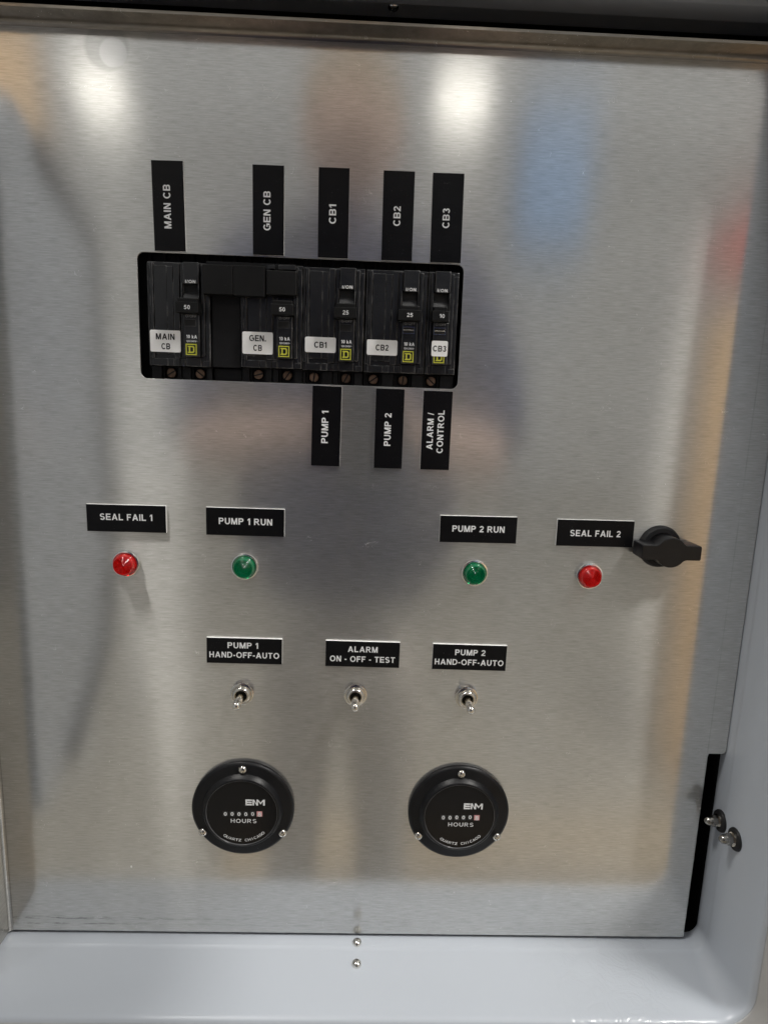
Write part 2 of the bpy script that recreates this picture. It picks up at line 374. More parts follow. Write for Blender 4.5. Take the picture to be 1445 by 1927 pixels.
# ---- block lettering drawn stroke by stroke (capital height 1)
def glyph(ch, t):
    P = []; th = t * 0.88; h2 = th / 2
    def rc(x0, x1, y0, y1): P.append([(x0, y0), (x1, y0), (x1, y1), (x0, y1)])
    def dg(x0, y0, x1, y1, w): P.append([(x0, y0), (x0 + w, y0), (x1 + w, y1), (x1, y1)])
    def arc(cx, cy, rx, ry, a0, a1, n=None):
        n = n or max(3, int(abs(a1 - a0) / 12))
        for k in range(n):
            a, b = R(a0 + (a1 - a0) * k / n), R(a0 + (a1 - a0) * (k + 1) / n)
            P.append([(cx + rx * cos(a), cy + ry * sin(a)), (cx + rx * cos(b), cy + ry * sin(b)),
                      (cx + (rx - t) * cos(b), cy + (ry - th) * sin(b)), (cx + (rx - t) * cos(a), cy + (ry - th) * sin(a))])
    w = 0.8
    if ch == 'A': w = .94; dw = t * 1.08; dg(0, 0, w / 2 - dw / 2, 1, dw); dg(w - dw, 0, w / 2 - dw / 2, 1, dw); rc(.2, w - .2, .22, .22 + th)
    elif ch == 'B':
        w = .8; rc(0, t, 0, 1); r1 = .25 + h2 / 2
        for cy, rr, xx in ((1 - r1, r1, .50), ((1 - 2 * r1 + th) / 2, (1 - 2 * r1 + th) / 2, .52)):
            arc(xx, cy, (w - xx) * (1 if rr != r1 else .96), rr, -90, 90); 
        rc(t, .50, 1 - th, 1); rc(t, .52, 1 - 2 * r1, 1 - 2 * r1 + th); rc(t, .52, 0, th)
    elif ch in 'CG':
        w = .88 if ch == 'C' else .94; arc(.46, .5, .46, .515, 42, 318 if ch == 'C' else 305)
        if ch == 'G': rc(.50, w, .40, .40 + th); rc(w - t, w, .12, .41)
    elif ch == 'D': w = .86; rc(0, t, 0, 1); arc(.42, .5, w - .42, .5, -90, 90); rc(t, .42, 1 - th, 1); rc(t, .42, 0, th)
    elif ch == 'E': w = .74; rc(0, t, 0, 1); rc(t, w, 1 - th, 1); rc(t, w - .04, .5 - h2, .5 + h2); rc(t, w + .02, 0, th)
    elif ch == 'F': w = .68; rc(0, t, 0, 1); rc(t, w, 1 - th, 1); rc(t, w - .08, .5 - h2, .5 + h2)
    elif ch == 'H': w = .8; rc(0, t, 0, 1); rc(w - t, w, 0, 1); rc(t, w - t, .5 - h2, .5 + h2)
    elif ch == 'I': w = t; rc(0, t, 0, 1)
    elif ch == 'L': w = .68; rc(0, t, 0, 1); rc(t, w, 0, th)
    elif ch == 'M': w = .96; rc(0, t * .95, 0, 1); rc(w - t * .95, w, 0, 1); dg(w / 2 - t * .5, 0, t * .2, 1, t); dg(w / 2 - t * .5, 0, w - t * 1.2, 1, t)
    elif ch == 'N': w = .8; rc(0, t * .95, 0, 1); rc(w - t * .95, w, 0, 1); dg(w - t * 1.15, 0, 0, 1, t * 1.15)
    elif ch in 'OQ':
        w = .98; arc(.49, .5, .49, .515, 0, 360, 30)
        if ch == 'Q': dg(.80, -.06, .50, .26, t)
    elif ch in 'PR':
        w = .76 if ch == 'P' else .84; rc(0, t, 0, 1); r1 = .30; xe = .76
        arc(xe - r1 * .95, 1 - r1, r1 * .95, r1, -90, 90); rc(t, xe - r1 * .95, 1 - th, 1); rc(t, xe - r1 * .95, 1 - 2 * r1, 1 - 2 * r1 + th)
        if ch == 'R': dg(w - t * .95, 0, .34, .42, t * 1.1)
    elif ch == 'S':
        w = .78; r1 = (1 + th) / 4 + .01
        arc(.39, 1 - r1 + .015, .37, r1, 28, 250); arc(.39, r1 - .015, .39, r1, -152, 72)
        P.append([(.27, .46 + .13), (.24, .46 - .01), (.52, .40), (.53, .40 + .15)])
    elif ch == 'T': w = .76; rc(w / 2 - t / 2, w / 2 + t / 2, 0, 1); rc(0, w, 1 - th, 1)
    elif ch == 'U': w = .8; rc(0, t, .38, 1); rc(w - t, w, .38, 1); arc(.4, .39, .4, .405, 180, 360)
    elif ch == 'V': w = .9; dw = t * 1.05; dg(w / 2 - dw / 2, 0, 0, 1, dw); dg(w / 2 - dw / 2, 0, w - dw, 1, dw)
    elif ch == 'Z': w = .76; rc(0, w, 0, th); rc(0.03, w, 1 - th, 1); dg(0, th * .8, w - t * 1.4, 1 - th * .8, t * 1.4)
    elif ch == 'k': w = .62; rc(0, t, 0, 1); dg(w - t * 1.2, 0, .12, .42, t * 1.2); dg(.1, .28, w - t * 1.3, .70, t * 1.2)
    elif ch == '0': w = .64; arc(.32, .5, .32, .51, 0, 360, 26)
    elif ch == '1': w = .40; rc(w - t, w, 0, 1); P.append([(0, .62), (0, .62 + th * 1.05), (w - t, 1), (w - t, 1 - th * 1.25)])
    elif ch == '2': w = .66; arc(.33, .70, .33, .31, -22, 172); rc(0, w, 0, th); dg(0, th * .9, .40, .58, t * 1.25)
    elif ch == '3': w = .66; r1 = .27; arc(.32, 1 - r1 + .01, .31, r1, -95, 160); arc(.32, .29, .34, .30, -160, 95)
    elif ch == '4': w = .70; rc(.42, .42 + t, 0, 1); rc(0, w, .22, .22 + th); dg(0, .3, .42 - .02, 1, t)
    elif ch == '5': w = .66; arc(.31, .33, .35, .345, -160, 135); rc(.10, w - .03, 1 - th, 1); P.append([(.02, .44), (.02 + t, .50), (.10 + t, 1 - th / 2), (.10, 1 - th / 2)])
    elif ch == '8': w = .66; arc(.33, .745, .29, .265, 0, 360, 22); arc(.33, .29, .33, .305, 0, 360, 22)
    elif ch == '-': w = .34; rc(0, w, .30, .30 + th * 1.05)
    elif ch == '/': w = .36; dg(0, 0, w - t * .7, 1, t * .7)
    elif ch == '.': w = t; rc(0, t, 0, t)
    elif ch == '~': w = .5; P.append([(0, .4), (.15, .5), (.15, .65), (0, .55)]); P.append([(.15, .5), (.35, .4), (.35, .55), (.15, .65)]); P.append([(.35, .4), (.5, .5), (.5, .65), (.35, .55)])
    elif ch == ' ': w = .27
    return P, w
def text_mesh(s_, width, cap, bold=0.2, spacing=1.0, thick=0.05, rot=0.0, pos=(0, 0), y=0.0, **kw):
    """lettering whose ink is `width` wide and capitals `cap` high, centred on pos (x,z)"""
    gap = 0.17 * spacing - (bold - 0.2) * 0.3 if len(s_) > 1 else 0
    x = 0; polys = []
    for ch in s_:
        P, w = glyph(ch, bold)
        polys += [[(a + x, b_) for a, b_ in q_] for q_ in P]; x += w + gap
    tot = x - gap
    sx = width / tot; bm = BM(); ca, sa = cos(R(rot)), sin(R(rot))
    for i, q_ in enumerate(polys):
        vs = []
        for a, b_ in q_:
            u, v = (a - tot / 2) * sx, (b_ - .5) * cap
            vs.append(bm.verts.new((pos[0] + u * ca - v * sa, y - 0.0012 * (i % 9), pos[1] + u * sa + v * ca)))
        f_ = bm.faces.new(vs); f_.normal_update()
        if f_.normal.y > 0: f_.normal_flip()
    me = bpy.data.meshes.new('lettering'); bm.to_mesh(me); bm.free(); me.transform(Matrix.Scale(MM, 4))
    return me
def join_meshes(name, mes):
    bm = BM()
    for me in mes: bm.from_mesh(me); bpy.data.meshes.remove(me)
    out_ = bpy.data.meshes.new(name); bm.to_mesh(out_); bm.free(); return out_
def copy_tree(o, parent=None):
    c_ = o.copy(); COL.objects.link(c_); c_.parent = parent
    for ch in o.children: copy_tree(ch, c_)
    return c_

# ------------------------------------------------------------------ cabinet
cab = thing('cabinet', 'light grey moulded cabinet whose recessed opening frames the brushed metal panel', 'cabinet', (0, 0, -321))
def ring_shell(bm, rings, n=10):
    prev = None
    for (e, y, r, x1) in rings:
        x0, z0, z1 = -292 - e, -e, 621 + e
        lp = [bm.verts.new((x, y, z)) for x, z in rrect(x0, x1, z0, z1, r, n)]
        if prev:
            for k in range(len(lp)):
                k2 = (k + 1) % len(lp); bm.faces.new((prev[k], prev[k2], lp[k2], lp[k]))
        prev = lp
    return prev
bm = BM()
rings = [(-1.5, 7.0, 9, 248.7), (-1.3, 0.2, 9, 248.6), (-1.05, -7.6, 10, 248.3), (-0.75, -8.6, 10, 248.2), (-0.05, -9.6, 10, 247.9), (0.1, -12.0, 11, 247.8), (1.2, -40, 16, 247.5), (2.4, -58, 20, 248.3), (2.9, -60.6, 21, 249.0), (4.0, -62, 22, 250.2), (5.4, -62.6, 23, 251.7)]
ring_shell(bm, rings)
obj('liner', bm, MT['cabinet'], cab, True)
bm = BM(); ring_shell(bm, [(-1.5, 7.05, 9, 248.7), (2.0, 7.6, 9, 252), (2.2, 150, 9, 252)])  # black walls: the shade behind the panel put into the colour
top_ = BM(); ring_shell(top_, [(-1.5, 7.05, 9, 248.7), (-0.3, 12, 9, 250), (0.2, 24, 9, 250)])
top2 = BM(); ring_shell(top2, [(0.2, 24.2, 9, 250), (0.3, 60, 9, 250), (0.3, 150, 9, 250)])  # black roof strip paints in the shade deeper behind the panel
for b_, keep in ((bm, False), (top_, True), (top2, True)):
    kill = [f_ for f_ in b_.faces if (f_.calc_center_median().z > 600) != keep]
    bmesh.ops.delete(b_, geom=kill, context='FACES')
obj('rear_shade_liner', bm, MT['rubber_shade'], cab, True); obj('rear_roof', top_, MT['cabinet'], cab, True); obj('roof_shade_liner', top2, MT['rubber_shade'], cab, True)
bm = BM(); ring_shell(bm, [(5.2, -61.0, 23, 251.5), (5.6, -63.2, 23, 251.9), (6.6, -63.8, 24, 252.9), (60, -63.8, 60, 305), (62, -61, 60, 307), (62, 150, 60, 307)])
obj('front_frame', bm, MT['face'], cab, True)
bm = BM(); box(bm, -350, 310, 150, 153, -60, 690); obj('back_wall', bm, MT['breaker_dark'], cab)
# open outer door, hinged at the left rim (seen mirrored in the panel)
door = obj('outer_door', None or curve_mesh('outer_door', [rrect(0, 505, -300, 285, 60, 10)], 22, 0, 1.5), MT['cabinet'], cab)
door.location = Vector((-292, -66, 321)) * MM
ang = math.atan2(-(560 - 66), -(425 - 292))
door.rotation_euler = (0, 0, ang)
g_ = obj('door_gasket', curve_mesh('door_gasket', [[(120, -298), (440, -298), (475, -288), (497, -262), (502, -235), (502, 220), (497, 250), (475, 274), (440, 283), (120, 283), (120, 262), (430, 262), (458, 254), (472, 238), (476, 215), (476, -228), (472, -250), (458, -268), (430, -277), (120, -277)]], 10, 22, 1.0), MT['seal_grey'], door)

# ------------------------------------------------------------------ inner door panel
pan = thing('control_panel', 'brushed aluminium inner door panel with a rectangular breaker cutout', 'panel', (-6, 0, -318))
CUT = rrect(-154.2, 43.6, 80.2, 154.9, 4.2, 8)
outline = [(-258.5, 273.9), (-258.5, -317.2)] + [(235.4, -317.2), (235.4, -169.5), (235.9, -167.2), (245.5, -167.2), (247.2, -166.4), (248, -164.6), (248, 273.9)]
me = curve_mesh('panel_sheet', [outline, CUT], 1.6, 0.0, 0.18)
me.transform(Matrix.Translation(Vector((6, 0, 318)) * MM))
obj('panel_sheet', me, MT['panel'], pan)
def bent(bm, arc_pts, z0, z1, axis):
    """sheet strip: arc_pts list of (u,y), swept from z0 to z1 along the other axis; two sided thickness 1.4"""
    fr = []
    for (u, y) in arc_pts:
        for w_ in (z0, z1):
            fr.append(bm.verts.new((u, y, w_) if axis == 'z' else (w_, y, u)))
    for k in range(len(arc_pts) - 1):
        bm.faces.new((fr[2 * k], fr[2 * k + 1], fr[2 * k + 3], fr[2 * k + 2]))
    return bm
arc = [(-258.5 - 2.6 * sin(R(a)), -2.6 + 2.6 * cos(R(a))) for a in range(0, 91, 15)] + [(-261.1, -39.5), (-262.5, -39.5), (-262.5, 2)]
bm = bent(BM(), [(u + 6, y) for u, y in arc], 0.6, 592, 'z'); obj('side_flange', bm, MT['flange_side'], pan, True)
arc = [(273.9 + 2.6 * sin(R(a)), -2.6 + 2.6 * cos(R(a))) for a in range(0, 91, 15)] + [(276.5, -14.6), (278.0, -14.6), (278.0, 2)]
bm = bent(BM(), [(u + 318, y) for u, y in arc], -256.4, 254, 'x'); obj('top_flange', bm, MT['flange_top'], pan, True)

# ------------------------------------------------------------------ engraved name plates
def plate(label, cx, cz, w, h, ang, lines, vert=False, y=-0.05):
    t = thing('name_plate', label, 'name plate', (cx, -0.02, cz), 'engraved black name plates on the brushed panel')
    bm = BM(); box(bm, -w / 2, w / 2, -1.45, 0, -h / 2, h / 2, 0.05, 1); obj('core', bm, MT['plate_core'], t)
    bm = BM()
    r_ = bmesh.ops.create_cube(bm, size=1)
    for v in r_['verts']:
        top = v.co.y < 0
        v.co = Vector((v.co.x * (w - (0.5 if top else 0.02)), -1.58 + (v.co.y) * 0.25, v.co.z * (h - (0.5 if top else 0.02))))
    obj('face', bm, MT['plate_black'], t)
    mes = []
    for (s_, wd, cap, dx, dz) in lines:
        mes.append(text_mesh(s_, wd, cap, bold=0.205, spacing=1.0, thick=0.05, rot=90 if vert else 0, pos=(dx, dz), y=-1.71))
    obj('lettering', join_meshes('lettering', mes), MT['ink_white'], t)
    t.rotation_euler = (0, -R(ang), 0)
    return t
plate('tall black plate reading MAIN CB above the cutout, leftmost of the upper row', -134.1, 180.9, 18.6, 50.4, 0.9, [('MAIN CB', 24.4, 4.2, -0.8, -0.3)], True)
plate('tall black plate reading GEN CB above the cutout', -75.2, 180.9, 18.6, 50.4, 0.2, [('GEN CB', 21.9, 4.2, -0.8, -0.3)], True)
plate('tall black plate reading CB1 above the cutout, middle of the upper row', -36.4, 180.9, 18.3, 50.8, 0.3, [('CB1', 10.9, 4.2, -0.6, -0.5)], True)
plate('tall black plate reading CB2 above the cutout, close beside the rightmost plate', 2.1, 180.8, 18.6, 50.6, 0.2, [('CB2', 11.1, 4.2, -0.6, 0.0)], True)
plate('tall black plate reading CB3 above the cutout, rightmost of the upper row', 31.6, 180.8, 18.7, 50.6, 0.6, [('CB3', 11.2, 4.2, -0.6, 0.0)], True)
plate('tall black plate reading PUMP 1, leftmost of the three hanging below the cutout', -38.4, 54.2, 18.3, 50.2, -0.4, [('PUMP 1', 20.3, 4.2, -0.9, -0.4)], True)
plate('tall black plate reading PUMP 2, between PUMP 1 and the ALARM / CONTROL plate', 1.3, 53.9, 18.0, 50.2, 0.0, [('PUMP 2', 20.6, 4.2, -0.9, -0.4)], True)
plate('tall black plate with two lines ALARM / CONTROL at the lower right of the cutout', 31.4, 53.8, 18.5, 49.8, 0.0, [('ALARM /', 23.3, 4.0, -4.0, -0.4), ('CONTROL', 27.1, 4.0, 2.6, -0.6)], True)
plate('wide black plate reading SEAL FAIL 1 over the left red lamp', -165.8, -9.0, 50.6, 17.8, 0.2, [('SEAL FAIL 1', 33.4, 4.2, 0, 0.9)])
plate('wide black plate reading PUMP 1 RUN over the left green lamp', -89.6, -9.1, 50.4, 18.2, 0.0, [('PUMP 1 RUN', 34.4, 4.2, 0.2, 0.4)])
plate('wide black plate reading PUMP 2 RUN over the right green lamp', 62.1, -9.6, 50.5, 17.7, 0.3, [('PUMP 2 RUN', 34.3, 4.2, 0, 0.4)])
plate('wide black plate reading SEAL FAIL 2 partly behind the black wing knob', 139.4, -9.9, 51.0, 17.7, 0.2, [('SEAL FAIL 2', 33.5, 4.2, 0, 0)])
plate('black two-line plate reading PUMP 1 HAND-OFF-AUTO over the left toggle', -90.5, -97.6, 50.4, 18.0, -0.1, [('PUMP 1', 20.4, 4.1, -1.0, 4.0), ('HAND-OFF-AUTO', 46.7, 4.1, 0, -2.8)])
plate('black two-line plate reading ALARM ON - OFF - TEST over the middle toggle', -11.1, -98.0, 50.0, 18.2, -0.3, [('ALARM', 20.1, 4.1, 0, 3.6), ('ON - OFF - TEST', 44.0, 4.1, 0, -3.4)])
plate('black two-line plate reading PUMP 2 HAND-OFF-AUTO over the right toggle', 61.4, -98.5, 50.3, 18.1, -0.3, [('PUMP 2', 20.6, 4.1, 0.3, 3.6), ('HAND-OFF-AUTO', 46.9, 4.1, 0, -3.4)])

# ------------------------------------------------------------------ indicator lamps
def lamp(kind, label, x, z):
    t = thing('indicator_lamp', label, 'indicator lamp', (x, 0, z), 'round indicator lamps on the panel')
    bm = lathe(BM(), [(9.0, -0.02), (9.05, -1.6), (8.7, -2.5), (7.9, -2.75), (7.45, -2.4), (7.35, -0.5)], 64); obj('bezel', bm, MT['steel'], t, True)
    prof = [(7.0, -0.6), (7.05, -3.2), (6.7, -4.1), (6.55, -4.2), (6.45, -6.6), (6.1, -7.2)]
    r = 5.8
    while r > 0.6:
        prof += [(r, -7.5), (r - 0.4, -6.9)]; r -= 0.95
    prof += [(0.4, -7.5), (0, -7.5)]
    bm = lathe(BM(), prof, 48); obj('lens', bm, MT[kind], t, True)
    bm = lathe(BM(), [(6.2, -0.4), (6.2, -1.4), (2.2, -1.6), (2.2, -3.8), (0, -4.3)], 32); obj('core', bm, MT[kind + '_core'], t, True)
    t.rotation_euler = (0, random.uniform(0, 1), 0)
lamp('red', 'red indicator lamp at the far left, under the SEAL FAIL 1 plate', -167.3, -39.2)
lamp('green', 'green indicator lamp to the left, under the PUMP 1 RUN plate', -90.1, -38.9)
lamp('green', 'green indicator lamp to the right, under the PUMP 2 RUN plate', 61.3, -39.0)
lamp('red', 'red indicator lamp near the black wing knob, under the SEAL FAIL 2 plate', 138.2, -39.0)

# ------------------------------------------------------------------ toggle switches
def toggle(label, x, z, tilt):
    t = thing('toggle_switch', label, 'toggle switch', (x, 0, z), 'nickel toggle switches in a row')
    kn = (lambda r, y: r > 6.9 and y > -2.9, 0.5)
    bm = lathe(BM(), [(7.0, -0.02), (7.0, -2.7), (6.5, -3.1), (5.9, -3.1)], 76, knurl=kn); obj('knurled_nut', bm, MT['chrome'], t, True)
    bm = lathe(BM(), [(5.95, -0.5), (5.95, -2.95), (5.6, -3.1), (5.5, -5.2), (5.2, -5.9), (4.6, -6.3), (3.9, -6.3), (3.3, -5.6), (3.0, -4.6), (2.9, -2.5)], 48); obj('bushing', bm, MT['chrome'], t, True)
    bm = lathe(BM(), [(3.5, -3.0), (0, -3.0)], 24); obj('bore', bm, MT['darkhole'], t)
    bm = lathe(BM(), [(0.0, -1.5), (2.0, -1.6), (2.05, -6), (2.25, -11), (2.45, -15.0), (2.2, -15.6), (2.2, -16.1), (2.6, -16.8), (2.75, -18.2), (2.45, -19.5), (1.6, -20.4), (0.7, -20.75), (0, -20.8)], 32)
    lv = obj('lever', bm, MT['chrome'], t, True); lv.rotation_euler = (R(tilt[1]), 0, R(tilt[0])); t.scale = (1.08, 1.08, 1.08)
toggle('nickel toggle switch above the left hour meter, leftmost of the row', -92.1, -128.0, (-0.8, 0))
toggle('nickel toggle switch under the ALARM plate, middle of the row', -15.1, -127.2, (0, 0))
toggle('nickel toggle switch above the right hour meter, rightmost of the row', 61.1, -127.4, (0.6, 0))

# ------------------------------------------------------------------ hour meters
def phillips(bm, r, y, h, cx=0, cz=0, rot=0.3):
    lathe(bm, [(r, y), (r, y - h * .25), (r * .85, y - h * .7), (r * .55, y - h * .95), (0, y - h)], 24, (cx, cz))
def cross(bm, r, y, cx, cz, rot, w=0.55):
    for a in (rot, rot + pi / 2):
        v = []
        for (u, s2) in ((-r, -w / 2), (r, -w / 2), (r, w / 2), (-r, w / 2)):
            v.append(bm.verts.new((cx + u * cos(a) - s2 * sin(a), y, cz + u * sin(a) + s2 * cos(a))))
        bm.faces.new(v)
        v2 = [bm.verts.new((q_.co.x, y + .35, q_.co.z)) for q_ in v]
        for k in range(4): bm.faces.new((v[k], v[(k + 1) % 4], v2[(k + 1) % 4], v2[k]))
def meter(label, x, z, dz6):
    t = thing('hour_meter', label, 'hour meter', (x, 0, z), 'round black hour meters at the bottom of the panel')
    bm = lathe(BM(), [(35.4, 0), (35.7, -1.0), (35.7, -2.6), (34.9, -3.6), (33.6, -4.1), (28.6, -4.2), (27.9, -4.5), (26.2, -7.6), (25.6, -8.1), (25.0, -8.2), (24.7, -7.9), (24.6, -7.3)], 96)
    obj('flange', bm, MT['meter'], t, True)
    bm = lathe(BM(), [(24.7, -7.3), (12, -7.32), (0, -7.33)], 96); obj('window', bm, MT['meter_glass'], t, True)
    for cx, cz, rot in ((0.2, 30.9, .4), (-27.8, -17.6, 1.0), (28.0, -17.5, .1)):
        bm = BM(); phillips(bm, 2.95, -4.1, 2.1, cx, cz); sc = obj('screw', bm, MT['chrome'], t, True)
        bm = BM(); cross(bm, 1.5, -6.15, cx, cz, rot); obj('cross_slot', bm, MT['darkhole'], sc)
    bm = lathe(BM(), [(24.95, -7.4), (24.8, -7.95), (24.5, -8.0), (24.35, -7.5)], 96); obj('lens_ring', bm, MT['ring_grey'], t, True)
    # printing: stylised maker's mark, HOURS, arc of text
    dy = -7.42
    def bar(bm, x0, x1, z0, z1): box(bm, x0, x1, dy, dy + 0.06, z0, z1)
    bm = BM(); ox, oz = 2.6, 5.9; hh = 4.5
    bar(bm, ox, ox + 1.0, oz, oz + hh)
    for k in range(3): bar(bm, ox + 1.0, ox + 4.5, oz + k * 1.72, oz + k * 1.72 + 1.05)
    def poly(bm, pts):
        f_ = bm.faces.new([bm.verts.new((a_, dy, b_)) for a_, b_ in pts]); return f_
    bar(bm, ox + 4.9, ox + 6.0, oz, oz + hh); bar(bm, ox + 7.6, ox + 8.7, oz, oz + hh)
    poly(bm, [(ox + 6.0, oz + hh), (ox + 6.0, oz + hh - 1.3), (ox + 7.6, oz), (ox + 7.6, oz + 1.3)])
    poly(bm, [(ox + 8.7, oz + hh), (ox + 8.7, oz + hh - 1.3), (ox + 10.4, oz + 0.8), (ox + 10.4, oz + 2.3)])
    poly(bm, [(ox + 10.4, oz + 2.3), (ox + 10.4, oz + .8), (ox + 12.2, oz + hh - 1.3), (ox + 12.2, oz + hh)])
    bar(bm, ox + 12.2, ox + 13.4, oz, oz + hh)
    obj('maker_mark', bm, MT['ink_white'], t)
    obj('lettering', text_mesh('HOURS', 17.8, 3.0, bold=0.16, spacing=1.5, thick=0.05, pos=(1.3, -6.2), y=dy), MT['ink_white'], t)
    s_ = 'QUARTZ CHICAGO'; mes = []
    a0, a1 = 237, 313.5
    for k, ch in enumerate(s_):
        if ch == ' ': continue
        a = a0 + (a1 - a0) * k / (len(s_) - 1)
        wd = {'I': 0.35, 'Q': 2.3, 'O': 2.2, 'G': 2.2}.get(ch, 1.9)
        me_ = text_mesh(ch, wd, 2.0, bold=0.17, thick=0.05, y=dy)
        me_.transform(Matrix.Rotation(-R(a + 90), 4, 'Y'))
        me_.transform(Matrix.Translation(Vector((21.3 * cos(R(a)), 0, 21.3 * sin(R(a)))) * MM)); mes.append(me_)
    obj('arc_lettering', join_meshes('arc_lettering', mes), MT['ink_white'], t)
    for k in range(6):
        cx = -11.3 + k * 4.72; cz = -0.9 + (0.25 if k in (4, 5) else 0)
        bm = BM(); box(bm, cx - 1.9, cx + 1.9, dy + .02, dy + 0.08, cz - 2.0, cz + 2.0)
        d_ = obj('digit_drum', bm, MT['digit_red'] if k == 5 else MT['digit_bg'], t)
        if k < 5: obj('digit', text_mesh('0', 2.1, 2.9, bold=0.20, thick=0.05, pos=(cx, cz + (dz6 if k > 1 else 0)), y=dy - .05), MT['ink_white'], d_)
        else:
            d_['label'] = 'pale pink tenths drum'
            obj('digit', text_mesh('8', 2.4, 3.2, bold=0.18, thick=0.05, pos=(cx, cz - .3), y=dy - .05), MT['ink_white'], d_)
meter('round black hour meter at the lower left of the panel, under the PUMP 1 toggle', -91.7, -214.4, 0.0)
meter('round black hour meter at the lower right of the panel, under the PUMP 2 toggle', 60.2, -214.6, 0.35)

# ------------------------------------------------------------------ wing knob latch
t = thing('wing_knob', 'black plastic wing knob latch beside the SEAL FAIL 2 plate', 'latch knob', (183.3, 0, -17.5))
bm = lathe(BM(), [(14.0, 0), (14.1, -1.0), (13.4, -3.4), (12.6, -4.2), (9.9, -4.3), (9.6, -3.2), (0, -3.2)], 64); obj('base', bm, MT['knob_base'], t, True)
def wing_outline():
    rad, hw, hh, fil = 9.8, 19.3, 4.75, 4.0
    pts = []
    # right side going counter clockwise from lower right
    ax = rad * cos(math.asin((hh + fil) / (rad + fil)))
    cxf = math.sqrt((rad + fil) ** 2 - (hh + fil) ** 2)
    def corner(cx, cz, a0, a1, r, n=4): 
        for k in range(n + 1):
            a = R(a0 + (a1 - a0) * k / n); pts.append((cx + r * cos(a), cz + r * sin(a)))
    th = math.degrees(math.atan2(hh + fil, cxf))
    corner(hw - 1.2, -hh + 1.2, -90, 0, 1.2); corner(hw - 1.2, hh - 1.2, 0, 90, 1.2)
    corner(cxf, hh + fil, -90, -(180 - th), fil, 6)
    corner(0, 0, th, 180 - th, rad, 18)
    corner(-cxf, hh + fil, -th, -90, fil, 6)
    corner(-hw + 1.2, hh - 1.2, 90, 180, 1.2); corner(-hw + 1.2, -hh + 1.2, 180, 270, 1.2)
    corner(-cxf, -hh - fil, 90, th, fil, 6)
    corner(0, 0, 180 + th, 360 - th, rad, 18)
    corner(cxf, -hh - fil, 180 - th, 90, fil, 6)
    return pts
me = curve_mesh('wing_handle', [wing_outline()], 15.0, -17.2, 0.5)
w_ = obj('wing_handle', me, MT['knob'], t, True); w_.location = Vector((0.9, 0, -0.5)) * MM
bm = lathe(BM(), [(8.2, -3.2), (8.2, -5)], 32); obj('collar', bm, MT['knob'], t, True)

# ------------------------------------------------------------------ breakers in the cutout
Z0 = 88.3
def slot_screw(parent, x, z, a):
    bm = lathe(BM(), [(3.0, 9.5), (3.0, 7.6), (2.7, 7.25), (0, 7.2)], 28)
    s_ = obj('terminal_screw', bm, MT['copper'], parent, True, loc=(x, 0, z))
    bm = BM(); box(bm, -3.0, 3.0, 7.12, 7.6, -0.42, 0.42); q_ = obj('screw_slot', bm, MT['darkhole'], s_)
    q_.rotation_euler = (0, -R(a), 0)
    return s_
def d_logo(x, z):
    """square ring with a slab letter D: x,z centre"""
    k = 6.7 / 2; st = 0.62
    sq = curve_mesh('sq', [rrect(x - k, x + k, z - k, z + k, .05, 1), rrect(x - k + st, x + k - st, z - k + st, z + k - st, .05, 1)], 0.06, -4.12)
    D = [(x - 2.1, z - 2.1), (x + 1.2, z - 2.1), (x + 2.0, z - 1.3), (x + 2.0, z + 1.3), (x + 1.2, z + 2.1), (x - 2.1, z + 2.1), (x - 2.1, z + 1.45), (x - 1.5, z + 1.45), (x - 1.5, z - 1.45), (x - 2.1, z - 1.45)]
    Dh = [(x - 0.6, z - 1.3), (x + 0.75, z - 1.3), (x + 1.15, z - 0.9), (x + 1.15, z + 0.9), (x + 0.75, z + 1.3), (x - 0.6, z + 1.3)]
    dd_ = curve_mesh('d', [D, Dh], 0.06, -4.12)
    return join_meshes('emblem', [sq, dd_])
